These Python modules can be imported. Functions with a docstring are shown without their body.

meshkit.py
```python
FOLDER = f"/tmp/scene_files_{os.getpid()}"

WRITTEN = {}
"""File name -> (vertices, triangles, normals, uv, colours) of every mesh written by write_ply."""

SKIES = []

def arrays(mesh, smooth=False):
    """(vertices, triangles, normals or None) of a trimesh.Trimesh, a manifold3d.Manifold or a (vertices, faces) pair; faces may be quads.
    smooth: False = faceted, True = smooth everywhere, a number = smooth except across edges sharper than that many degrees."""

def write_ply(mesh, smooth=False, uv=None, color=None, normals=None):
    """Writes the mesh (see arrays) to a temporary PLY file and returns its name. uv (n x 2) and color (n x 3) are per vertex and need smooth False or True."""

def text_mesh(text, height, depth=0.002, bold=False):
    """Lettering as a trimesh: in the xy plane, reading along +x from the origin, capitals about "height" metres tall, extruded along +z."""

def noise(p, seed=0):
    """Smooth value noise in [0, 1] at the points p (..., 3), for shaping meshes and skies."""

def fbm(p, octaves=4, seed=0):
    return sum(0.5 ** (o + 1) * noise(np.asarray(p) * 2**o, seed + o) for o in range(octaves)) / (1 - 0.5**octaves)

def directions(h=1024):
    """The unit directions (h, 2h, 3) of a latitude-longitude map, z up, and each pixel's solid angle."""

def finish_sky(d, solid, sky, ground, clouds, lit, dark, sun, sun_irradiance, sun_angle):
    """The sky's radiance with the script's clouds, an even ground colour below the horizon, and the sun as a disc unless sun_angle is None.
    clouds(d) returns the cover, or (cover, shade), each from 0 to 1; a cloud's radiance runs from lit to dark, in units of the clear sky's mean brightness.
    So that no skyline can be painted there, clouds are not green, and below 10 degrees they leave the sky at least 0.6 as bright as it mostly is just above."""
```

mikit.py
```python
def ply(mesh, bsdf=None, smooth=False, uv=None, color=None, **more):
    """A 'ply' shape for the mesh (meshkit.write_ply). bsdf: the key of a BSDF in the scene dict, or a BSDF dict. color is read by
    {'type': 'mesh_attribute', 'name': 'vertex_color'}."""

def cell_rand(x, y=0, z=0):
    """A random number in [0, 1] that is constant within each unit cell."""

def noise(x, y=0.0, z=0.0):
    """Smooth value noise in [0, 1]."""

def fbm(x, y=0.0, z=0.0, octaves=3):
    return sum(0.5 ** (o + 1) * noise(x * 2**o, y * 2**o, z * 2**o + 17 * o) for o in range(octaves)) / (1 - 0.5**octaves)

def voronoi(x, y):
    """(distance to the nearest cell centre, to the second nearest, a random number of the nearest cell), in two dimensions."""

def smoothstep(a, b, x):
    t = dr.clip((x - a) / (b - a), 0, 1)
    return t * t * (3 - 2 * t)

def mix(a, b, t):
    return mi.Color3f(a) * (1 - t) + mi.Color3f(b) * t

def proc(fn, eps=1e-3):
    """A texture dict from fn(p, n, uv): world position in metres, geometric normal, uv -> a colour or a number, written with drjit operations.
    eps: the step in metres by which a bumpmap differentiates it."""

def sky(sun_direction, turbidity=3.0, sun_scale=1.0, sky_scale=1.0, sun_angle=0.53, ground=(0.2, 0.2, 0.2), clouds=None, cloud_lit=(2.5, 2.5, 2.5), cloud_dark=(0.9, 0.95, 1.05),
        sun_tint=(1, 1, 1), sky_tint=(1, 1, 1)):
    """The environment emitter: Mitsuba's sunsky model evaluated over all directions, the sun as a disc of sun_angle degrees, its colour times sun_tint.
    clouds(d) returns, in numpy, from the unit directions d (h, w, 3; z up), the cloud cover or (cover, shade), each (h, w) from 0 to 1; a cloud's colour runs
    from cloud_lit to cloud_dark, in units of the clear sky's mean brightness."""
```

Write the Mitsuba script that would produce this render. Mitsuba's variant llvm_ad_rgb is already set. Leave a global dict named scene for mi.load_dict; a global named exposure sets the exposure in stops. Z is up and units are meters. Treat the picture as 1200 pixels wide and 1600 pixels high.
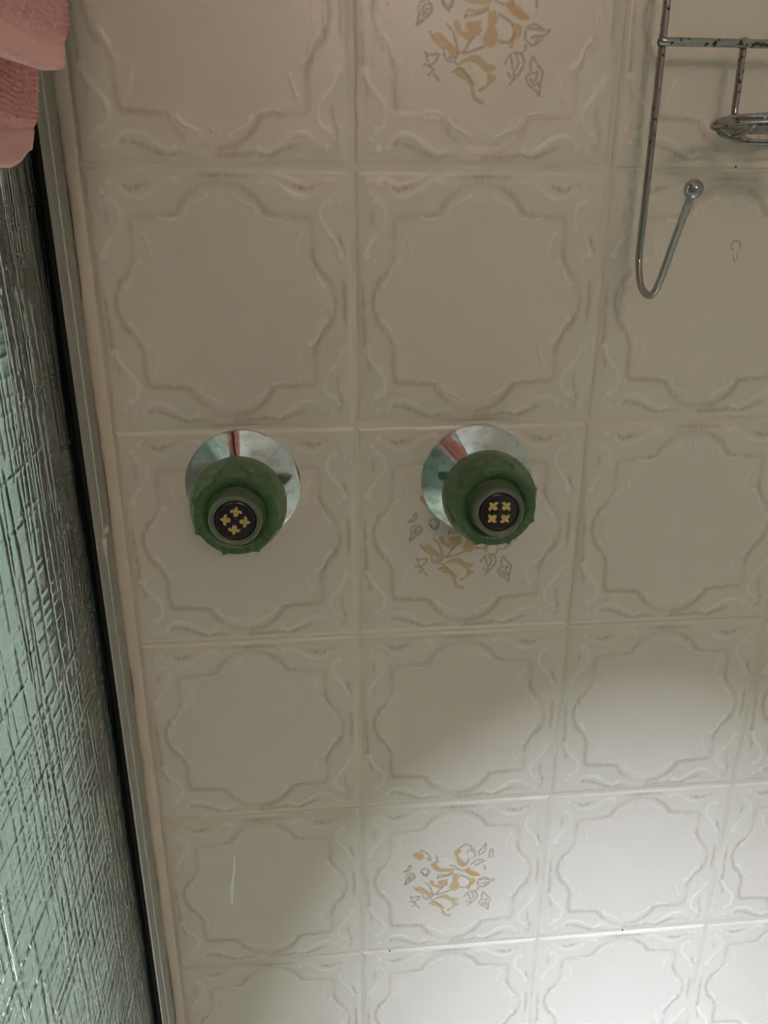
import math
import numpy as np
import trimesh, shapely
import mitsuba as mi
import drjit as dr
import mikit, meshkit
from mikit import proc, noise, fbm, cell_rand, smoothstep, mix
from shapely.geometry import Polygon, LineString, Point
from shapely.ops import unary_union

T = mi.ScalarTransform4f
RNG = np.random.default_rng(7)
scene, labels = {}, {}
S = 0.15                                  # tile pitch, metres

# ------------------------------------------------------------------ camera
PITCH, YAW, ROLL = .3542, .0953, .0014
CAM = np.array([-.183, -3.1778, -.2113]) * S
FOCAL = 1207.16                           # in pixels of the 1200-wide frame
cy_, sy_, cp_, sp_ = math.cos(YAW), math.sin(YAW), math.cos(PITCH), math.sin(PITCH)
fwd = np.array([sy_ * cp_, cy_ * cp_, -sp_])
rgt = np.array([cy_, -sy_, 0.0])
upv = np.cross(rgt, fwd)
upv = -math.sin(ROLL) * rgt + math.cos(ROLL) * upv
scene['camera'] = {'type': 'perspective', 'fov_axis': 'x', 'fov': math.degrees(2 * math.atan(600 / FOCAL)), 'near_clip': 0.01, 'far_clip': 50.0,
                   'to_world': T().look_at(origin=CAM.tolist(), target=(CAM + fwd).tolist(), up=upv.tolist())}

# ------------------------------------------------------------------ light and exposure
exposure = 0.0
WINDOW_WARM = (13.0, 9.25, 8.1)           # ceiling-high window behind the camera, evening-warm
ADDED_WINDOW_DIM = (.23, .285, .265)
ADDED_WINDOW_BRIGHT = (6.0, 7.0, 6.8)             # window added beyond the glass to give its relief bright streaks
ADDED_SPOT = (21.8, 24.5, 30.6)                  # unseen spot lamp added for the bright patch on the lower wall
AMBIENT = (.05, .045, .036)

# ------------------------------------------------------------------ helpers
def rgb(*c):
    return {'type': 'rgb', 'value': list(c)}

def put(key, mesh, bsdf, smooth=False, label=None, category=None, group=None, kind=None, **kw):
    scene[key] = mikit.ply(mesh, bsdf, smooth=smooth, **kw)
    tag(key, label, category, group, kind)
    return key

def tag(key, label=None, category=None, group=None, kind=None):
    d = {k: v for k, v in (('label', label), ('category', category), ('group', group), ('kind', kind)) if v}
    if d:
        labels[key] = d

def box(x0, x1, y0, y1, z0, z1):
    m = trimesh.creation.box((x1 - x0, y1 - y0, z1 - z0))
    m.apply_translation(((x0 + x1) / 2, (y0 + y1) / 2, (z0 + z1) / 2))
    return m

def prism(points, z0, z1, bevel=0):
    """Vertical extrusion of a plan outline (x, y)."""
    p = Polygon(points)
    if bevel:
        p = p.buffer(-bevel).buffer(bevel, quad_segs=3)
    m = trimesh.creation.extrude_polygon(p, z1 - z0, engine='earcut')
    m.apply_translation((0, 0, z0))
    return m

def rot_map(v):                            # lathe axis +z -> world -y
    return np.stack([v[:, 0], -v[:, 2], v[:, 1]], 1)

def lathe(profile, n=96, at=(0, 0, 0), fn=None):
    """Surface of revolution about the -y axis; profile = [(r, depth)]; fn(theta, r, d) -> r may shape it."""
    prof = np.array(profile, float)
    th = np.arange(n) * 2 * np.pi / n
    R = np.repeat(prof[:, :1], n, 1)
    D = np.repeat(prof[:, 1:], n, 1)
    if fn is not None:
        R, D = fn(np.repeat(th[None], len(prof), 0), R, D)
    v = np.stack([R * np.cos(th), -D, R * np.sin(th)], -1).reshape(-1, 3)
    m = len(prof)
    i, j = np.meshgrid(np.arange(m - 1), np.arange(n), indexing='ij')
    a, b = i * n + j, i * n + (j + 1) % n
    f = np.concatenate([np.stack([a, b, b + n], -1).reshape(-1, 3), np.stack([a, b + n, a + n], -1).reshape(-1, 3)])
    return trimesh.Trimesh(v + np.array(at), f[:, ::-1] if False else f, process=False)

def smooth_path(pts, n=8, closed=False):
    p = np.array(pts, float)
    k = len(p)
    out = []
    for i in range(k if closed else k - 1):
        if closed:
            p0, p1, p2, p3 = p[(i - 1) % k], p[i], p[(i + 1) % k], p[(i + 2) % k]
        else:
            p1, p2 = p[i], p[i + 1]
            p0 = p[i - 1] if i else 2 * p1 - p2
            p3 = p[i + 2] if i + 2 < k else 2 * p2 - p1
        for t in np.arange(n) / n:
            out.append(.5 * (2 * p1 + (p2 - p0) * t + (2 * p0 - 5 * p1 + 4 * p2 - p3) * t * t + (3 * p1 - p0 - 3 * p2 + p3) * t ** 3))
    if not closed:
        out.append(p[-1])
    return np.array(out)

def tube(pts, r, n=16, closed=False):
    p = np.array(pts, float)
    k = len(p)
    t = np.roll(p, -1, 0) - np.roll(p, 1, 0) if closed else np.gradient(p, axis=0)
    t /= np.linalg.norm(t, axis=1, keepdims=True)
    ref = np.array([.31, .77, .55])
    a0 = np.cross(t[0], ref); a0 /= np.linalg.norm(a0)
    frames = [a0]
    for i in range(1, k):
        a = frames[-1] - t[i] * (frames[-1] @ t[i])
        frames.append(a / np.linalg.norm(a))
    A = np.array(frames); B = np.cross(t, A)
    th = np.arange(n) * 2 * np.pi / n
    rr = np.broadcast_to(np.asarray(r, float), (k,))[:, None, None]
    v = (p[:, None] + rr * (np.cos(th)[None, :, None] * A[:, None] + np.sin(th)[None, :, None] * B[:, None])).reshape(-1, 3)
    i, j = np.meshgrid(np.arange(k if closed else k - 1), np.arange(n), indexing='ij')
    i2 = (i + 1) % k
    a, b, c, d = i * n + j, i * n + (j + 1) % n, i2 * n + (j + 1) % n, i2 * n + j
    f = np.concatenate([np.stack([a, b, c], -1).reshape(-1, 3), np.stack([a, c, d], -1).reshape(-1, 3)])
    if not closed:
        v = np.vstack([v, p[:1], p[-1:]])
        jj = np.arange(n)
        f = np.vstack([f, np.stack([jj * 0 + k * n, (jj + 1) % n, jj], 1), np.stack([jj * 0 + k * n + 1, (k - 1) * n + jj, (k - 1) * n + (jj + 1) % n], 1)])
    return trimesh.Trimesh(v, f, process=False)

def grid_mesh(P, flip=False):
    """P (a, b, 3) -> open sheet."""
    a, b = P.shape[:2]
    i, j = np.meshgrid(np.arange(a - 1), np.arange(b - 1), indexing='ij')
    q = i * b + j
    f = np.concatenate([np.stack([q, q + 1, q + b + 1], -1).reshape(-1, 3), np.stack([q, q + b + 1, q + b], -1).reshape(-1, 3)])
    return P.reshape(-1, 3), f[:, ::-1] if flip else f

def sstep(a, b, x):
    t = np.clip((x - a) / (b - a), 0, 1)
    return t * t * (3 - 2 * t)

def join(*ms):
    return trimesh.util.concatenate(list(ms))

# ------------------------------------------------------------------ materials
def two(d):
    return {'type': 'twosided', 'bsdf': d}

def principled(color, rough=.4, spec=.5, metallic=0.0, **k):
    return {'type': 'principled', 'base_color': color if isinstance(color, dict) else rgb(*color), 'roughness': rough, 'specular': spec, 'metallic': metallic, **k}

scene['mat_tile'] = two(principled({'type': 'mesh_attribute', 'name': 'vertex_color'}, .30, .45))
scene['mat_grout'] = two(principled(proc(lambda p, n, uv: mix((.62, .56, .46), (.72, .67, .57), fbm(p.x * 60, p.y * 60, p.z * 60))), .6, .3))
scene['mat_sealant'] = two(principled(proc(lambda p, n, uv: mix((.62, .54, .44), (.70, .62, .52), fbm(p.x * 200, 3.1, p.z * 40))), .35, .45))
scene['mat_paint'] = two(principled((.78, .77, .73), .6, .3))
scene['mat_green_paint'] = two(principled((.20, .25, .22), .45, .4))
scene['mat_rear_paint'] = two(principled((.26, .23, .20), .6, .3))
scene['mat_pale_streak'] = two(principled((.86, .86, .82), .5, .3))
scene['mat_floor'] = two(principled(proc(lambda p, n, uv: mix((.50, .47, .42), (.60, .57, .52), fbm(p.x * 9, p.y * 9, .5))), .3, .5))
scene['mat_tray'] = two(principled((.82, .81, .78), .2, .5))
scene['mat_dark'] = two(principled((.02, .021, .02), .45, .4))
scene['mat_gasket'] = two(principled((.006, .006, .006), .5, .2))
scene['mat_alu'] = two(principled(proc(lambda p, n, uv: mix((.36, .36, .33), (.48, .47, .44), noise(p.x * 900, p.y * 900, p.z * 6))), .38, .5, .85))
scene['mat_alu_dull'] = two(principled(proc(lambda p, n, uv: mix((.28, .27, .23), (.40, .38, .33), noise(p.x * 900, p.y * 900, p.z * 9))), .45, .5, .6))
scene['mat_chrome'] = two(principled(proc(lambda p, n, uv: mix((.80, .80, .82), (.62, .61, .60), smoothstep(.45, .75, fbm(p.x * 220, p.y * 220, p.z * 220)))),
                                     proc(lambda p, n, uv: .06 + .16 * smoothstep(.5, .8, fbm(p.x * 150, p.y * 150 + 5, p.z * 150))), .5, 1.0))
def rust(p, n, uv):
    s = smoothstep(.63, .70, fbm(p.x * 420, p.y * 620, p.z * 420)) * smoothstep(-.02, .03, p.z)
    return s
scene['mat_wire'] = {'type': 'blendbsdf', 'weight': proc(rust), 'a': two(principled((.37, .36, .345), .06, .5, 1.0)), 'b': two(principled((.06, .045, .03), .7, .2))}
scene['mat_acrylic'] = two(principled(proc(lambda p, n, uv: mix((.034, .078, .030), (.070, .135, .058), fbm(p.x * 300, p.y * 90, p.z * 300))), .30, .5, clearcoat=.25, clearcoat_gloss=.8))
scene['mat_ring'] = two(principled((.115, .13, .085), .28, .5))
scene['mat_button'] = two(principled((.018, .012, .016), .12, .5))
scene['mat_gold'] = two(principled((.80, .56, .20), .32, .5, .75))
scene['mat_towel'] = two(principled(proc(lambda p, n, uv: mix((.60, .26, .245), (.80, .42, .40), fbm(p.x * 500, p.y * 500, p.z * 900))), .95, .1, sheen=.6))
scene['mat_hem'] = two(principled(proc(lambda p, n, uv: mix((.66, .34, .32), (.80, .44, .42), noise(p.x * 900, p.y * 900, p.z * 1800))), .9, .1, sheen=.5))

def glass_h(y, z):
    """Pressed cross-hatched strokes of the shower glass: height in metres."""
    def cell(a, b, c):
        q = (a.astype(np.int64) + 1000) * 374761393 + (b.astype(np.int64) + 1000) * 668265263 + c * 2147483647
        q = ((q ^ (q >> 13)) * 1274126177) & 0x7fffffff
        return ((q ^ (q >> 16)) & 0xffffff) / 16777215.0
    h = 0 * y
    for k, (w, ln, a) in enumerate(((.0130, .12, 1.0), (.0075, .06, .75))):
        for (s, t, q) in ((y, z, 3 * k + 1), (z, y, 3 * k + 2)):
            wob = meshkit.noise(np.stack([t * 25, 0 * t + q * 7.3, s * 10], -1)) - .5
            s2 = (s + .0030 * wob + (.04 if q % 2 else -.05) * t) / w + q * .37
            i = np.floor(s2); f = s2 - i
            tt = t / ln + cell(i, 0 * i, q + 5) * 9
            j = np.floor(tt); g = tt - j
            c = .25 + .5 * cell(i, j, q + 80)
            sg = (.0007 + .0006 * cell(i, j, q + 40)) / w
            line = np.exp(-((f - c) / sg) ** 2) * sstep(0, .05, g) * sstep(1, .95, g)
            r = cell(i, j, q)
            h = h + np.where(r > .35, (r - .2) * 1.2, np.where(r < .12, -.7, 0)) * a * line
    return h * GLASS_RELIEF
GLASS_RELIEF = .00033
scene['mat_glass'] = {'type': 'roughdielectric', 'alpha': .012, 'int_ior': 1.5, 'ext_ior': 1.0, 'specular_transmittance': rgb(.86, .94, .90)}

# ------------------------------------------------------------------ the setting: room shell
ZF, ZC, YB, XL, XR = -1.20, 1.05, -2.3, -1.7, .60
put('floor', box(XL - .1, XR + .1, YB - .1, .1, ZF - .08, ZF), 'mat_floor', kind='structure')
put('ceiling', box(XL - .1, XR + .1, YB - .1, .1, ZC, ZC + .08), 'mat_paint', kind='structure')
put('wall_right', box(XR, XR + .08, YB, .1, ZF, ZC), 'mat_paint', kind='structure')
def holed_wall_y(y0, y1, hole, XR=XR):
    x0, x1, z0, z1 = hole
    return join(box(XL, x0, y0, y1, ZF, ZC), box(x1, XR, y0, y1, ZF, ZC), box(x0, x1, y0, y1, ZF, z0), box(x0, x1, y0, y1, z1, ZC))
H1 = (.10, .58, .60, 1.0)
H2 = (-.98, -.200, -1.0, .62)
put('wall_left', box(XL - .08, XL, YB, .1, ZF, ZC), 'mat_green_paint', kind='structure')
put('wall_rear', holed_wall_y(YB - .08, YB, H1), 'mat_rear_paint', kind='structure')
def frame_y(x0, x1, z0, z1, y0, y1, w=.03):
    return join(box(x0, x0 + w, y0, y1, z0, z1), box(x1 - w, x1, y0, y1, z0, z1), box(x0 + w, x1 - w, y0, y1, z0, z0 + w), box(x0 + w, x1 - w, y0, y1, z1 - w, z1))
put('window_1__window_frame', frame_y(*H1, YB - .06, YB - .02), 'mat_paint')
tag('window_1', kind='structure')
put('window_1__pane', box(H1[0] + .03, H1[1] - .03, YB - .045, YB - .035, H1[2] + .03, H1[3] - .03), 'mat_paint', emitter={'type': 'area', 'radiance': rgb(*WINDOW_WARM)})
put('added_window_2__window_frame', frame_y(*H2, .002, .05, .012), 'mat_dark')
tag('added_window_2', kind='structure')
MX = -.40                                            # mullion between the added window's dim pane and its bright one
put('added_window_2__mullion', box(MX - .012, MX + .012, .004, .05, H2[2] + .012, H2[3] - .012), 'mat_dark')
put('added_window_2__pane', box(MX + .012, H2[1] - .012, .028, .034, H2[2] + .012, H2[3] - .012), 'mat_paint', emitter={'type': 'area', 'radiance': rgb(*ADDED_WINDOW_DIM)})
put('added_window_2__pane_001', box(H2[0] + .012, MX - .012, .028, .034, H2[2] + .012, H2[3] - .012), 'mat_paint', emitter={'type': 'area', 'radiance': rgb(*ADDED_WINDOW_BRIGHT)})

# the wall with the taps: bed of grout behind the tiles, painted plaster beyond the shower screen
put('wall_back', holed_wall_y(0, .1, H2, -.1722), 'mat_green_paint', kind='structure')
put('wall_back__grout', box(-.1722, XR, .0009, .1, ZF, ZC), 'mat_grout')
put('trim_1', box(-.1995, -.1728, -.010, .0, ZF + .001, .44), 'mat_dark', kind='structure')

# ------------------------------------------------------------------ tiles
# printed flower spray, in thousandths of the tile's side
GOLD=[ [(499,511),(521,513),(529,489),(519,469),(532,439),(528,415),(511,401),(490,411),(482,430),(497,457),(498,488)],
[(560,535),(587,539),(602,517),(644,499),(630,493),(603,502),(579,520)],
[(577,550),(586,551),(587,536),(560,535)],
[(420,475),(467,478),(452,447),(420,458)],
[(370,474),(381,482),(393,465),(398,448),(425,446),(443,445),(431,421),(403,436),(380,451)],
[(298,438),(322,440),(354,412),(385,387),(383,364),(355,381),(332,408),(300,426)],
[(586,475),(618,470),(618,441),(596,425),(591,403),(581,405),(589,436),(592,455)],
[(427,519),(458,518),(493,533),(494,524),(463,508),(432,509)],
[(375,589),(398,609),(416,567),(445,557),(503,551),(492,541),(434,539),(399,554)],
[(500,665),(522,692),(534,669),(517,649),(533,618),(560,586),(582,614),(572,578),(549,565),(526,582),(512,635)],
[(562,542),(603,531),(646,497),(611,493),(574,519)],
[(279,678),(316,681),(334,651),(317,631),(288,651)]]
OLIVE=[ [(397,348),(437,371),(465,371),(493,348),(530,337),(513,321),(490,324),(466,344),(438,355),(411,349)],
[(385,319),(402,331),(426,307),(446,276),(461,236),(487,224),(490,214),(462,223),(447,239),(437,276),(408,299),(387,305)],
[(504,313),(534,299),(510,281),(497,266),(505,289)]]
PALE=[ [(418,515),(472,506),(467,478),(419,477),(412,498)],
[(472,510),(494,516),(498,488),(488,453),(471,422),(468,453)],
[(537,504),(567,490),(586,475),(593,440),(576,418),(539,420),(528,458)],
[(376,432),(403,432),(426,417),(405,390),(391,393)],
[(434,349),(475,344),(504,317),(496,277),(474,260),(454,300)],
[(404,295),(417,299),(442,252),(428,247)],
[(452,449),(476,422),(468,399),(410,378),(431,417)],
[(533,698),(567,716),(603,677),(616,632),(582,621),(548,610),(523,648)],
[(409,622),(443,648),(489,629),(513,598),(491,563),(445,568),(416,578)],
[(608,545),(643,564),(673,539),(669,502),(634,498)]]
LINES=[ [(641,468),(677,475),(710,458),(729,458),(707,442),(690,419),(663,410),(642,425),(636,441),(641,468)],
[(676,422),(698,442),(662,434)],
[(651,461),(678,463),(701,456)],
[(640,410),(641,396),(624,382)],
[(566,349),(583,377),(605,386),(631,374),(636,343),(623,319),(606,302),(589,282)],
[(606,378),(617,350),(602,322),(602,298)],
[(577,318),(592,302)],
[(588,370),(595,334)],
[(671,373),(686,352),(711,320),(705,288),(703,245),(688,263),(663,279),(650,303),(665,323),(663,351),(671,373)],
[(674,319),(693,320),(685,296),(700,280)],
[(666,299),(682,279)],
[(265,379),(283,372),(315,374),(302,349),(280,337),(262,342)],
[(284,335),(298,321),(280,307)],
[(303,307),(317,290)],
[(270,375),(275,352)],
[(245,535),(238,513),(243,494),(233,465),(263,487),(289,517),(275,540),(258,543),(245,535)],
[(254,520),(259,502),(271,517)],
[(328,537),(342,526),(351,511),(355,534),(364,542)],
[(344,469),(367,447),(377,420),(387,389)],
[(282,445),(300,419),(337,392)],
[(387,378),(409,386),(435,421),(470,453)],
[(337,377),(347,357),(370,350),(393,342)],
[(356,365),(379,362)],
[(412,498),(418,515)],
[(486,403),(455,391),(410,378)],
[(537,504),(567,490),(586,475)],
[(539,420),(576,418),(597,444)],
[(371,318),(393,331),(421,315),(450,280)],
[(474,260),(488,268)],
[(313,696),(345,679),(368,648),(369,622),(351,642)],
[(226,559),(246,572),(260,600),(266,577),(244,557),(226,559)],
[(236,469),(244,506),(273,533),(287,509),(262,489),(236,469)],
[(253,497),(270,514)],
[(321,550),(335,567),(359,558),(362,531),(342,519),(321,550)],
[(595,576),(629,602),(664,599),(653,585),(619,566)],
[(632,660),(660,694),(670,714),(667,664),(639,638),(632,660)],
[(692,618),(696,669),(714,653),(710,617)],
[(533,698),(567,716),(603,677),(616,632)],
[(409,622),(402,652),(409,608)],
[(569,659),(585,679),(598,663)],
[(479,579),(503,570),(527,545),(551,536)],
[(412,497),(447,501),(493,519)],
[(672,561),(673,532)]]

# ornament of one tile, as fractions of the tile's side; given for the lower left quarter and mirrored
QUARTER_OUTLINE = [(.5, .060), (.43, .073), (.375, .115), (.335, .172), (.29, .180), (.225, .183), (.170, .186), (.166, .24), (.166, .32), (.145, .375), (.10, .425), (.080, .5)]
QUARTER_OUTER = [(.5, .020), (.40, .024), (.36, .03), (.30, .022), (.22, .055), (.17, .07), (.12, .045), (.055, .05), (.045, .11), (.062, .17), (.05, .23), (.028, .30), (.03, .38), (.024, .5)]
QUARTER_STROKES = [
    ([(.044, .315), (.057, .279), (.084, .243), (.112, .207), (.121, .171), (.110, .131), (.084, .117)], .010, .018),
    ([(.115, .43), (.137, .40), (.150, .361), (.176, .34)], .008, .013),
    ([(.22, .304), (.211, .264), (.198, .234)], .005, .009),
    ([(.132, .063), (.141, .085), (.176, .105), (.225, .099), (.269, .07), (.317, .042), (.344, .052)], .011, .015),
    ([(.256, .177), (.286, .187), (.335, .178)], .006, .007),
    ([(.366, .157), (.379, .135), (.414, .121), (.449, .099)], .007, .012),
    ([(.486, .118), (.494, .110), (.490, .097)], .004, .006),
    ([(.092, .452), (.086, .475), (.092, .49)], .005, .006)]
QUARTER_DOTS = [(.093, .056, .013), (.062, .088, .010), (.225, .203, .006), (.118, .30, .006), (.045, .13, .006), (.075, .34, .007), (.40, .155, .006), (.13, .47, .006)]

def full_outline(q, n=5):
    q = np.array(q)
    a = q                                          # lower left, from bottom centre to left centre
    b = (q * [1, -1] + [0, 1])[::-1][1:]            # upper left
    c = (q * [-1, -1] + [1, 1])[1:]
    d = (q * [-1, 1] + [1, 0])[::-1][1:-1]
    return np.vstack([a, b, c, d])

BASE = np.array([.735, .672, .585])
def tile_mesh(N, flower):
    L = .1483
    e = np.linspace(-1, 1, N)
    e = np.sign(e) * (1 - (1 - np.abs(e)) ** 1.12)      # a little denser at the edges
    g = (e + 1) / 2
    U, V = np.meshgrid(g, g, indexing='ij')             # u along x, v along z
    pts = shapely.points(U.ravel(), V.ravel())
    def dist(geom):
        shapely.prepare(geom)
        return shapely.distance(pts, geom).reshape(U.shape)
    def inside(poly):
        shapely.prepare(poly)
        return shapely.contains_xy(poly, U.ravel(), V.ravel()).reshape(U.shape)
    P3 = np.stack([U, V, U * 0], -1)
    n_hatch = meshkit.noise(P3 * [170, 26, 1], 3)
    n_low = meshkit.fbm(P3 * 6, 3, 11)
    out = Polygon(full_outline(QUARTER_OUTLINE)).buffer(.012).buffer(-.024).buffer(.012)
    oute = Polygon(full_outline(QUARTER_OUTER)).buffer(.008).buffer(-.016).buffer(.008)
    d = dist(out.exterior) * np.where(inside(out), -1, 1)      # > 0 outside the cartouche
    d2 = dist(oute.exterior) * np.where(inside(oute), -1, 1)
    h = .00028 * sstep(-.006, .024, d) - .00025 * sstep(.0, .02, d2)
    col = np.broadcast_to(BASE, U.shape + (3,)).copy()
    # feathery darker hatching along the ornament's outlines
    fade = .45 + .55 * sstep(.35, .65, meshkit.noise(P3 * [9, 9, 1], 21))
    hat = np.exp(-((d - .011) / .013) ** 2) * (.35 + .65 * n_hatch) * fade
    hat2 = np.exp(-((d2 + .007) / .010) ** 2) * (.2 + .8 * n_hatch) * sstep(.4, .7, meshkit.noise(P3 * [11, 11, 1], 5))
    dark = np.clip(.36 * hat + .40 * hat2, 0, .5)
    col *= (1 - dark[..., None] * np.array([.85, 1.0, 1.1]))
    # slightly greener, paler band round the cartouche
    col *= 1 + .014 * (sstep(.0, .03, d))[..., None] * np.array([-1.2, .1, -.4])
    pale = np.zeros(U.shape)
    for fx in (0, 1):
        for fy in (0, 1):
            M = lambda a: np.abs(np.array([fx, fy]) - np.asarray(a, float))
            for line, w, blob in QUARTER_STROKES:
                path = smooth_path(M(line), 6)
                dd = dist(LineString(path))
                pale = np.maximum(pale, sstep(w * 1.25, w * .45, dd))
                for q in (path[0], path[-1]):
                    pale = np.maximum(pale, sstep(blob * 1.1, blob * .6, np.hypot(U - q[0], V - q[1])))
            for x, y, r in QUARTER_DOTS:
                q = M((x, y))
                pale = np.maximum(pale, sstep(r * 1.2, r * .6, np.hypot(U - q[0], V - q[1])))
    pale *= .55 + .45 * sstep(.3, .6, meshkit.noise(P3 * [14, 14, 1], 9))
    h += .00022 * pale
    col = col * (1 - pale[..., None] * .52) + np.array([.86, .83, .745]) * pale[..., None] * .52
    if flower:
        def poly(p):
            q = Polygon(smooth_path(np.array(p) / 1000, 4, True)).buffer(0)
            return np.where(inside(q), 1.0, sstep(.006, 0, dist(q)))
        speck = meshkit.noise(P3 * [330, 330, 1], 33)
        def lay(m, c, a):
            nonlocal col
            col = col * (1 - (m * a)[..., None]) + np.array(c) * (m * a)[..., None]
        for p in PALE:
            m = poly(p); lay(m, (.80, .72, .63), .75)
            edge = np.exp(-(dist(Polygon(smooth_path(np.array(p) / 1000, 4, True)).exterior) / .0035) ** 2)
            lay(edge, (.50, .41, .31), .45 * (.4 + .6 * speck))
            lay(m * sstep(.62, .8, speck), (.55, .47, .38), .35)
        for p in GOLD:
            lay(poly(p) * (.75 + .25 * speck), (.53, .33, .115), .88)
        for p in OLIVE:
            lay(poly(p), (.50, .37, .16), .78)
        for p in LINES:
            ln = LineString(smooth_path(np.array(p) / 1000, 4))
            dd = dist(ln)
            lay(sstep(.0080, .002, dd + .007 * (speck - .5)), (.34, .28, .20), .70)
            lay(sstep(.018, .006, dd) * sstep(.009, .013, dd), (.82, .76, .67), .35)
    # rounded, slightly uneven rim
    rim = np.minimum.reduce([U, 1 - U, V, 1 - V]) * L + .0006 * (meshkit.noise(P3 * [22, 22, 1], 2) - .5)
    h -= .0011 * (1 - np.clip(rim / .0034, 0, 1)) ** 2.0
    h += .00022 * (n_low - .5)
    X = np.stack([(U - .5) * L, -h, (V - .5) * L], -1)
    v, f = grid_mesh(X)                                  # front
    # skirt to the back
    b = N
    loop = np.concatenate([np.arange(b), np.arange(1, b) * b + b - 1, (b - 1) * b + np.arange(b - 2, -1, -1), np.arange(b - 2, 0, -1) * b])
    sk = v[loop].copy(); sk[:, 1] = .006
    k = len(v)
    i = np.arange(len(loop)); i2 = (i + 1) % len(loop)
    fs = np.concatenate([np.stack([loop[i], k + i, k + i2], 1), np.stack([loop[i], k + i2, loop[i2]], 1)])
    v = np.vstack([v, sk]); cc = np.vstack([col.reshape(-1, 3), np.repeat(BASE[None], len(loop), 0)])
    return v, np.vstack([f, fs]), np.clip(cc, 0, 1)

def tile_ply(N, flower):
    v, f, c = tile_mesh(N, flower)
    m = trimesh.Trimesh(v, f, process=False)
    # faces must look towards -y
    if np.cross(v[f[0, 1]] - v[f[0, 0]], v[f[0, 2]] - v[f[0, 0]])[1] > 0:
        m = trimesh.Trimesh(v, f[:, ::-1], process=False)
    return mikit.ply(m, 'mat_tile', smooth=True, color=c)

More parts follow.
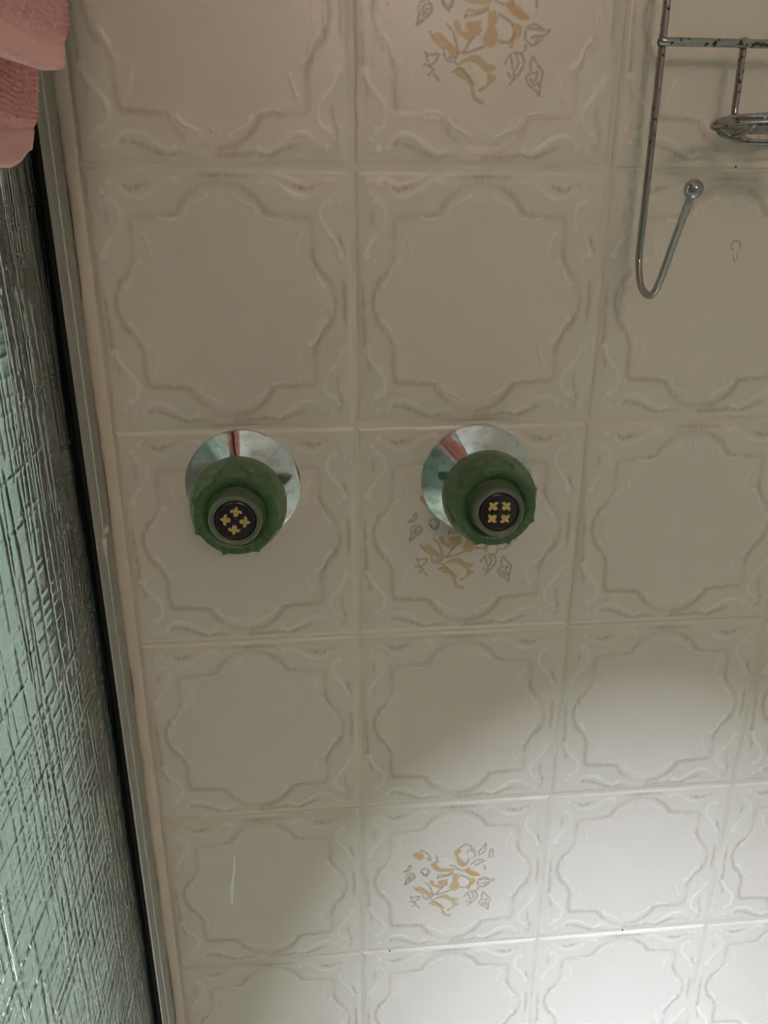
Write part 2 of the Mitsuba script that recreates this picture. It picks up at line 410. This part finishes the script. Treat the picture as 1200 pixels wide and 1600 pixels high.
scene['plain_tile_group'] = {'type': 'shapegroup', 'face': tile_ply(300, False)}
scene['flower_tile_group'] = {'type': 'shapegroup', 'face': tile_ply(330, True)}
far_tile = tile_ply(60, False)
count = 0
FLOWERS = {(1, 0), (1, 2), (1, 4), (3, 1), (3, 3)}
ROWS = range(-6, 8)
for row in ROWS:
    for c_ in range(5):
        key = 'wall_back__tile' + (f'_{count:03d}' if count else '')
        count += 1
        x, z = (c_ - .5) * S, (.5 - row) * S
        a, b, o = RNG.normal(0, .0016, 3) * [1, 1, .10]
        M = T().translate([x, float(o), z]).rotate([1, 0, 0], math.degrees(a)).rotate([0, 0, 1], math.degrees(b))
        if -1 <= row <= 5 and c_ <= 4:
            gid = 'flower_tile_group' if (c_, row) in FLOWERS else 'plain_tile_group'
            scene[key] = {'type': 'instance', 'group': {'type': 'ref', 'id': gid}, 'to_world': M}
        else:
            scene[key] = {**far_tile, 'to_world': M}
        if (c_, row) in FLOWERS:
            tag(key, 'tile printed with an ochre flower spray')

# small marks on the wall
def W(px, py, y=0.0):
    d = fwd + (px - 600) / FOCAL * rgt - (py - 800) / FOCAL * upv
    return CAM + d * (y - CAM[1]) / d[1]
t_ = np.linspace(-.6, 4.4, 28)
put('wall_back__scratch', join(tube(np.stack([.2338 + .0030 * np.cos(t_), -.00035 + 0 * t_, -.0425 + .0030 * np.sin(t_)], 1), .00022, 6),
                               tube([(.2325, -.0003, -.0475), (.2345, -.0003, -.0520)], .00016, 5), tube([(.2350, -.0003, -.0465), (.2362, -.0003, -.0505)], .00014, 5)), 'mat_alu_dull', True,
    label='small grey ring-shaped scratch on the tile beside the hook')
sp = np.linspace(0, 1, 16)  # thin pale raised streak on the tile
put('wall_back__pale_streak', tube(np.stack([-.0982 - .0052 * sp + .0008 * np.sin(7 * sp), np.maximum(0, .0013 * np.sin(np.pi * np.clip(sp * .93 + .02, 0, 1)) - .0003), -.4865 - .051 * sp], 1), 0.0004 + .0022 * np.sin(np.pi * np.clip(sp * .93 + .02, 0, 1)) ** .8 * sp ** .5, 10), 'mat_pale_streak', True,
    label='pale streak running down the lower left tile')
put('wall_back__grout_chip', trimesh.creation.icosphere(2, .0007).apply_translation((.2245, -.0003, -.5985)), 'mat_dark', True)
put('wall_back__grout_chip_001', trimesh.creation.icosphere(2, .0007).apply_translation((.0235, -.0003, -.6005)), 'mat_dark', True)
put('wall_back__grout_chip_002', trimesh.creation.icosphere(2, .0006).apply_translation((.2265, .0001, .0015)), 'mat_dark', True)

# ------------------------------------------------------------------ shower screen
ZS0, ZS1 = ZF + .06, .43
put('shower_tray', join(box(-.15, XR - .001, -.85, -.001, ZF, ZF + .03), box(-.20, XR - .001, -.92, -.85, ZF, ZF + .06), box(-.20, -.15, -.85, -.001, ZF, ZF + .06)), 'mat_tray',
    label='white shower tray on the floor below the taps', category='shower tray')
tag('shower_screen', 'textured glass shower screen in an aluminium wall channel with black seal', 'shower screen')
G0, G1 = -.168, -.163
gy = np.r_[-.84, np.arange(-.838, -.235, .0035), np.arange(-.235, -.006, .0005), -.006]
gz = np.r_[ZS0 + .004, np.arange(ZS0 + .006, -.745, .005), np.arange(-.745, .09, .0006), np.arange(.09, ZS1 - .006, .005), ZS1 - .004]
YY, ZZ = np.meshgrid(gy, gz, indexing='ij')
hh_ = glass_h(YY, ZZ) * sstep(-.0305, -.0325, YY)
gv, gf = grid_mesh(np.stack([G1 + hh_, YY, ZZ], -1))
if np.cross(gv[gf[0, 1]] - gv[gf[0, 0]], gv[gf[0, 2]] - gv[gf[0, 0]])[0] < 0:
    gf = gf[:, ::-1]
na, nb = YY.shape
lp = np.concatenate([np.arange(nb), np.arange(1, na) * nb + nb - 1, (na - 1) * nb + np.arange(nb - 2, -1, -1), np.arange(na - 2, 0, -1) * nb])
back = gv[lp].copy(); back[:, 0] = G0
q0 = len(gv); ii = np.arange(len(lp)); i2 = (ii + 1) % len(lp)
side = np.concatenate([np.stack([lp[ii], q0 + ii, q0 + i2], 1), np.stack([lp[ii], q0 + i2, lp[i2]], 1)])
cen = q0 + len(lp)
fan = np.stack([np.full(len(lp), cen), q0 + i2, q0 + ii], 1)
pane = trimesh.Trimesh(np.vstack([gv, back, [[G0, -.42, -.4]]]), np.vstack([gf, side, fan]), process=False)
sgn = pane.volume
if trimesh.Trimesh(pane.vertices, np.vstack([gf, side[:, ::-1], fan[:, ::-1]]), process=False).volume > sgn:
    pane = trimesh.Trimesh(pane.vertices, np.vstack([gf, side[:, ::-1], fan[:, ::-1]]), process=False)
put('shower_screen__glass_pane', pane, 'mat_glass', 50, label='pressed cross-hatched obscure glass')
zz0, zz1 = ZS0, ZS1
ch = prism([(-.1575, 0), (-.1575, -.0195), (-.1568, -.0199), (-.1568, -.0209), (-.1577, -.0213), (-.1577, -.0340), (-.1581, -.0346), (-.1587, -.0346), (-.1587, -.0035), (-.1712, -.0035), (-.1712, -.0300), (-.1722, -.0300), (-.1722, 0)], zz0, zz1)
put('shower_screen__wall_channel', ch, 'mat_alu', label='aluminium channel')
put('shower_screen__wall_channel__flat', box(-.15752, -.15742, -.0192, -.0012, zz0, zz1), 'mat_alu_dull')
put('shower_screen__seal', join(prism([(-.16295, -.0062), (-.1589, -.0062), (-.1589, -.0275), (-.1600, -.0292), (-.16295, -.0296)], zz0 + .004, zz1 - .004)), 'mat_gasket', label='black rubber seal')
put('shower_screen__seal_001', box(-.1711, -.1681, -.028, -.0062, zz0 + .004, zz1 - .004), 'mat_gasket')
put('shower_screen__top_rail', join(box(-.1735, -.1675, -.86, -.036, ZS1 - .02, ZS1), box(-.1625, -.1565, -.86, -.036, ZS1 - .02, ZS1), box(-.1735, -.1565, -.86, -.036, ZS1, ZS1 + .006)), 'mat_alu')
put('shower_screen__end_post', box(-.1735, -.1565, -.86, -.841, ZS0, ZS1), 'mat_alu')
# bead of sealant between channel and tiles
zz = np.linspace(ZF + .065, .43, 560)
nz = meshkit.fbm(np.stack([zz * 30, zz * 0, zz * 0], 1), 4, 5) - .5
nz2 = meshkit.fbm(np.stack([zz * 12, zz * 0 + 4, zz * 0], 1), 3, 8) - .5
w0 = -.1575 + .0022 * np.clip(nz, -.2, 1) ; w1 = -.1498 + .0009 * nz2
prof = []
for k, (a, y) in enumerate(((0, -.0002), (.02, -.0013), (.3, -.0014), (.6, -.0011), (.9, -.0007), (1, -.0002))):
    prof.append(np.stack([w0 + (w1 - w0) * a, y + .0003 * nz, zz], 1))
v_, f_ = grid_mesh(np.array(prof))
put('trim_2', (v_, f_), 'mat_sealant', True, kind='structure')
def blob(c, r):
    m = trimesh.creation.icosphere(3, 1.0)
    m.vertices *= np.array(r) * (1 + .35 * (meshkit.noise(m.vertices * 1.7 + 9, 4) - .5))[:, None]
    m.apply_translation(c)
    return m
put('trim_2__sealant_drip', join(blob((-.1578, -.0205, -.2165), (.0012, .0042, .0045)), blob((-.1576, -.014, -.2095), (.0008, .006, .0022)), blob((-.1577, -.0205, -.222), (.0010, .0025, .004))), 'mat_sealant', True)

# ------------------------------------------------------------------ taps
FLANGE = [(.0362, 0), (.0366, .0007), (.0366, .0014), (.0361, .0021), (.0345, .0031), (.0310, .0052), (.0270, .0080), (.0230, .0115), (.0198, .0150), (.0176, .0182), (.0164, .0210), (.0160, .0245), (.0157, .0250), (.0100, .0252)]
FLANGE = [tuple(p) for p in smooth_path(FLANGE[:3], 3)][:-1] + [tuple(p) for p in smooth_path(FLANGE[2:12], 6)] + FLANGE[12:]
HB = [(.0110, .0255), (.0200, .0255), (.0245, .0262), (.0268, .0280), (.0280, .0310), (.0284, .0345)]
HBODY = [tuple(p) for p in smooth_path(HB, 5)] + [(.0284, .0345 + .0205 * k / 30) for k in range(1, 31)] + \
        [(.0279, .0556), (.0270, .0560), (.0252, .0564), (.0230, .0567), (.0212, .0567), (.0196, .0563), (.0182, .0555), (.0172, .0545), (.0166, .0538), (.0120, .0536)]
def facets(th, R, D):
    ph = (th * 8 / (2 * np.pi)) % 1.0
    de = np.abs(ph - .5) * 2                      # 0 in a valley, 1 on a ridge
    k = np.clip((D - .0415) / .0140, 0, 1)
    rv = .0284 - .0045 * k
    wedge = np.clip((k * 1.15 - de) / .22, 0, 1)          # triangular facets widening towards the front
    cut = .0284 - .0027 * k - (.0017 * k) * wedge
    nub = np.clip((de - .80) / .2, 0, 1) ** .8 * np.clip((D - .0485) / .006, 0, 1) * .0013
    R2 = np.minimum(R, cut) + nub * (R > .024)
    # fine moulded ribs on the sloping valleys and the front face
    ribs = .00008 * np.cos(th * 72) * np.exp(-((R2 - .0215) / .0022) ** 2) * (D > .044)
    return R2, D + ribs
RING = [(.0125, .0530), (.0149, .0532), (.0150, .0570), (.0150, .0640), (.0148, .0651), (.0144, .0657), (.0138, .0659), (.0128, .0657), (.0120, .0650), (.0117, .0640), (.0117, .0625)]
BUTTON = [(.0116, .0625), (.0116, .0640), (.0112, .0645), (.0106, .0647), (.0104, .0645), (.0100, .0645), (.0085, .0647), (.0060, .06478), (.0030, .06483), (.0002, .06485), (0, .06485)]
def petal():
    parts = [LineString(smooth_path([(0, 3.0), (0, 4.6), (0, 6.0)], 4)).buffer(.36),
             Polygon(smooth_path([(0, 5.0), (.85, 6.1), (.75, 7.0), (0, 8.0), (-.75, 7.0), (-.85, 6.1)], 5, True))]
    for s in (-1, 1):
        parts.append(LineString(smooth_path([(s * .55, 2.7), (s * .85, 3.7), (s * 1.25, 4.7), (s * 1.9, 5.3), (s * 2.5, 5.2), (s * 2.7, 4.6)], 6)).buffer(.42))
        parts.append(LineString(smooth_path([(s * .2, 5.4), (s * .9, 5.35), (s * 1.7, 5.6), (s * 2.2, 5.5)], 5)).buffer(.5))
        parts.append(Point(s * 2.45, 5.05).buffer(.62))
    g = unary_union(parts)
    m = trimesh.creation.extrude_polygon(g if g.geom_type == 'Polygon' else max(g.geoms, key=lambda q: q.area), .25, engine='earcut')
    m.apply_scale((.00108, .00108, .001))
    v = m.vertices
    m.vertices = np.stack([v[:, 0], -v[:, 2], v[:, 1]], 1)       # up is z, thickness towards -y
    m.fix_normals()
    return m
PETAL = petal()
def tap(key, x, z, turn, emblem, label):
    at = (x, 0, z)
    tag(key, label, 'tap', 'green shower taps')
    put(key + '__flange', lathe(FLANGE, 128, at), 'mat_chrome', True, label='conical chrome flange')
    h = lathe(HBODY, 576, (0, 0, 0), facets)
    a = math.radians(turn)
    h.vertices = np.stack([h.vertices[:, 0] * math.cos(a) - h.vertices[:, 2] * math.sin(a), h.vertices[:, 1], h.vertices[:, 0] * math.sin(a) + h.vertices[:, 2] * math.cos(a)], 1) + at
    put(key + '__handle', h, 'mat_acrylic', 40, label='faceted green acrylic handle')
    put(key + '__handle__retaining_ring', lathe(RING, 96, at), 'mat_ring', 40)
    put(key + '__button', lathe(BUTTON, 96, at), 'mat_button', 50, label='black button with a gold emblem')
    for k in range(4):
        m = PETAL.copy()
        b = math.radians(emblem + 90 * k)
        v = m.vertices
        m.vertices = np.stack([v[:, 0] * math.cos(b) - v[:, 2] * math.sin(b), v[:, 1] * 1.8 - .06465, v[:, 0] * math.sin(b) + v[:, 2] * math.cos(b)], 1) + at
        put(key + '__button__gold_petal' + (f'_{k:03d}' if k else ''), m, 'mat_gold')
    put(key + '__button__centre', lathe([(.0019, .0648), (.0019, .0655), (.0015, .0657), (.0001, .0658)], 24, at), 'mat_button', 40)
TX0, TX1, TZ = -.0722, .0790, -.1872
tap('shower_tap', TX0, TZ, -20, -9, 'green tap with emblem petals upright, nearer the glass screen')
tap('shower_tap_001', TX1, TZ, 22, 43, 'green tap with emblem petals diagonal, above the flower print')

# ------------------------------------------------------------------ wire caddy
WX, WY, WR = .1664, -.0165, .0020
tag('shower_caddy', 'rusty chrome wire shower caddy with ball-tipped hook and soap dish', 'shower caddy')
XM = .300                                          # middle of the caddy
def arc(c, r, a0, a1, n=14):
    t = np.radians(np.linspace(a0, a1, n))
    return [(c[0] + r * math.cos(q), c[1] + r * math.sin(q)) for q in t]
# hook in the plane x = const, given as (y, z)
hook_yz = [(WY, .36), (WY, .20), (WY, .08), (WY, .0), (WY, -.030), (WY, -.044), (WY - .0012, -.053), (WY - .0060, -.0625), (WY - .0130, -.0672), (WY - .0215, -.0684), (WY - .0275, -.0655), (WY - .0330, -.0585), (WY - .0420, -.0420), (WY - .0560, -.0175)]
for k, x in enumerate((WX, 2 * XM - WX)):
    n_ = f'_{k:03d}' if k else ''
    put('shower_caddy__side_wire' + n_, tube(smooth_path([(x, y, z) for y, z in hook_yz], 8), WR, 18), 'mat_wire', True)
    b_ = trimesh.creation.icosphere(4, .0048); b_.apply_translation((x, WY - .0580, -.0142))
    put('shower_caddy__side_wire' + n_ + '__ball_tip', b_, 'mat_wire', True, label='round chrome ball')
top = [(WX, WY, .36)] + [(XM - (XM - WX) * math.cos(t), WY, .36 + .07 * math.sin(t)) for t in np.linspace(.15, math.pi - .15, 15)] + [(2 * XM - WX, WY, .36)]
put('shower_caddy__top_arch', tube(smooth_path(top, 4), WR, 14), 'mat_wire', True)
put('shower_caddy__wall_hook', join(box(XM - .012, XM + .012, -.004, .0005, .40, .46), box(XM - .006, XM + .006, WY - .006, -.002, .421, .4275), box(XM - .006, XM + .006, WY - .008, WY - .004, .421, .438)), 'mat_chrome')
CBY = WY - .0041
put('shower_caddy__crossbar', tube(np.linspace((.1628, CBY, .0607), (2 * XM - .1628, CBY, .0607), 60), .0021, 18), 'mat_wire', True)
DZ, DC, DA, DB = .0190, (.2500, CBY - .0285), .0615, .0275
th_ = np.linspace(0, 2 * np.pi, 97)[:-1]
rim = np.stack([DC[0] + DA * np.sign(np.cos(th_)) * np.abs(np.cos(th_)) ** .8, DC[1] + DB * np.sign(np.sin(th_)) * np.abs(np.sin(th_)) ** .8, DZ + 0 * th_], 1)
put('shower_caddy__soap_dish', tube(rim, .0025, 14, True), 'mat_wire', True, label='wire soap dish')
for k, x in enumerate((.2122, 2 * DC[0] - .2122)):
    s_ = 1 if k == 0 else -1
    pts = [(x, CBY + .0042, .0640), (x, CBY + .0042, .055), (x, CBY + .0040, .035), (x, CBY + .0036, .0275), (x + s_ * .0012, CBY + .0022, .0232), (x + s_ * .005, CBY, .0222), (x + s_ * .03, CBY - .001, .0222)]
    put('shower_caddy__soap_dish__hanger' + (f'_{k:03d}' if k else ''), tube(smooth_path(pts, 6), .0019, 14), 'mat_wire', True)
for k, (a0, a1, sag) in enumerate(((172, 256, .0085), (128, -64, .0105), (8, -76, .0085), (52, 244, .0105), (100, -100, .0110), (150, 215, .0045), (30, -35, .0045))):
    q0, q1 = math.radians(a0), math.radians(a1)
    e0 = np.array([DC[0] + DA * .99 * np.sign(np.cos(q0)) * abs(np.cos(q0)) ** .8, DC[1] + DB * .99 * np.sign(np.sin(q0)) * abs(np.sin(q0)) ** .8])
    e1 = np.array([DC[0] + DA * .99 * np.sign(np.cos(q1)) * abs(np.cos(q1)) ** .8, DC[1] + DB * .99 * np.sign(np.sin(q1)) * abs(np.sin(q1)) ** .8])
    t = np.linspace(-1, 1, 25)
    xy = e0 + (e1 - e0) * ((t + 1) / 2)[:, None]
    put('shower_caddy__soap_dish__wire' + (f'_{k:03d}' if k else ''), tube(np.stack([xy[:, 0], xy[:, 1], DZ - .0016 - sag * (1 - t ** 2) ** .7], 1), .0014, 10), 'mat_wire', True)

# ------------------------------------------------------------------ towel over the screen
tag('pink_towel', 'pink terry towel folded over the top of the shower screen', 'towel')
def ply_sheet(key, x_hem, z_hem, slope, y_edge, lean, x_out, z_back, thick, seed, corner, hem):
    """One ply: from its hem on the shower side up, over the rail and down outside."""
    xt = -.1535 + x_out
    top_z = ZS1 + .012 + x_out
    up = [(x_hem, z_hem), (x_hem - .001, z_hem + .05), (x_hem - .004, z_hem + .12), ((x_hem + xt) / 2 - .002, .28), (xt, .39), (xt, ZS1 - .01)]
    over = [(xt - .002, ZS1 + .006), (-.158, top_z), (-.165, top_z + .0015), (-.172, top_z), (-.1775 - x_out, ZS1 + .004)]
    down = [(-.1785 - x_out, ZS1 - .02), (-.180 - x_out, .3), (-.182 - x_out, z_back)]
    path = smooth_path(up + over + down, 40)
    seg = np.r_[0, np.cumsum(np.hypot(*np.diff(path, axis=0).T))]
    Lp = seg[-1]
    s = np.r_[np.arange(0, .125, .0008), np.linspace(.125, Lp, 120)]
    px, pz = np.interp(s, seg, path[:, 0]), np.interp(s, seg, path[:, 1])
    tx, tz = np.gradient(px, s), np.gradient(pz, s)
    nn = np.stack([tz, -tx], 1); nn /= np.linalg.norm(nn, axis=1, keepdims=True)       # towards +x on the shower side
    wy = np.r_[np.arange(0, .14, .0008), np.linspace(.14, .34, 70)]
    SS, YY = np.meshgrid(s, wy, indexing='ij')
    rib = SS + .0016 * (meshkit.noise(np.stack([YY * 190, SS * 60, SS * 0], -1), seed) - .5) * 2
    pile = (.5 + .5 * np.sin(rib * 2 * np.pi / .0024)) * (.35 + .65 * meshkit.noise(np.stack([YY * 520, SS * 420, SS * 0], -1), seed + 1)) + .5 * meshkit.noise(np.stack([YY * 900, SS * 900, SS * 0], -1), seed + 2)
    weave = .10 * np.sin(SS * 2 * np.pi / .0011) + .12 * meshkit.noise(np.stack([YY * 1000, SS * 1000, SS * 0], -1), seed + 3)
    m_ = sstep(hem, hem + .004, SS)
    disp = m_ * .0019 * pile + (1 - m_) * .0005 * weave - .0012 * (1 - m_) * sstep(hem - .006, hem - .001, SS) * 0
    disp -= .0008 * np.exp(-((SS - hem) / .0016) ** 2)
    fold = .0045 * (meshkit.noise(np.stack([YY * 13, SS * 5, SS * 0], -1), seed + 5) - .5) * np.clip(1 - SS / .3, 0, 1)
    # the edge nearest the wall and the hem corner are rounded
    edge = lean * (np.interp(s, seg, path[:, 1]) - z_hem)
    edge = np.where(s < .42, edge, edge[np.argmin(np.abs(s - .42))])
    Y = y_edge + np.clip(edge, -.01, .045)[:, None] - YY
    lift = corner * np.clip(1 - SS / .022, 0, 1) ** 1.0 * np.exp(-(YY / .016) ** 2)
    dz = (slope * YY + lift) * np.clip(1 - SS / .3, 0, 1)
    th = thick / 2
    em = np.minimum.reduce([YY, wy[-1] - YY, SS, Lp - SS])
    hh = np.sqrt(np.clip(1 - (1 - np.clip(em / th, 0, 1)) ** 2, 0.02, 1)) * th
    outs = []
    for sd in (1, -1):
        off = (fold + sd * (hh + disp * np.clip(em / .003, 0, 1)))
        outs.append(np.stack([px[:, None] + nn[:, :1] * off, Y, pz[:, None] + nn[:, 1:] * off + dz], -1))
    cut = int(np.searchsorted(s, hem))
    def solid(a, b):
        A, B = outs[0][a:b], outs[1][a:b]
        v1, f1 = grid_mesh(A, True); v2, f2 = grid_mesh(B)
        n_a, n_b = A.shape[:2]
        lp = np.concatenate([np.arange(n_b), np.arange(1, n_a) * n_b + n_b - 1, (n_a - 1) * n_b + np.arange(n_b - 2, -1, -1), np.arange(n_a - 2, 0, -1) * n_b])
        q = np.roll(lp, -1); o = len(v1)
        fs = np.concatenate([np.stack([lp, q, q + o], 1), np.stack([lp, q + o, lp + o], 1)])
        return np.vstack([v1, v2]), np.vstack([f1, f2 + o, fs])
    put(key, solid(cut - 1, len(s)), 'mat_towel', 50)
    put(key + '__hem', solid(0, cut), 'mat_hem', 50, label='smooth woven hem')
ply_sheet('pink_towel__upper_layer', -.1225, .0250, -.09, -.1125, .50, .0130, .10, .0052, 3, .002, .0110)
ply_sheet('pink_towel__lower_layer', -.1455, -.0095, -.02, -.0960, .55, .0060, .06, .0050, 23, .008, .0160)

# ------------------------------------------------------------------ added spot lamp, unseen, brightens the lower tiles
LP, LT = np.array([-.06, -1.10, ZC - .13]), np.array([.29, 0, -1.01])
ld = (LT - LP) / np.linalg.norm(LT - LP)
can = trimesh.creation.annulus(.030, .036, .11)
can.apply_transform(trimesh.geometry.align_vectors([0, 0, 1], ld))
can.apply_translation(LP - ld * .045)
tag('added_spotlight', 'added unseen spot lamp that brightens the lower tiles', 'spot lamp')
put('added_spotlight__can', can, 'mat_paint', 40)
put('added_spotlight__bracket', join(box(LP[0] - .008, LP[0] + .008, LP[1] - .045, LP[1] - .029, ZC - .14, ZC - .01), trimesh.creation.cylinder(.05, .012, sections=40).apply_translation((LP[0], LP[1] - .037, ZC - .006))), 'mat_paint', 40)
scene['added_spot_beam'] = {'type': 'spot', 'to_world': T().look_at(origin=LP.tolist(), target=LT.tolist(), up=[0, 0, 1]), 'intensity': rgb(*ADDED_SPOT), 'cutoff_angle': 11.4, 'beam_width': 2.0}
scene['daylight'] = {'type': 'constant', 'radiance': rgb(*AMBIENT)}
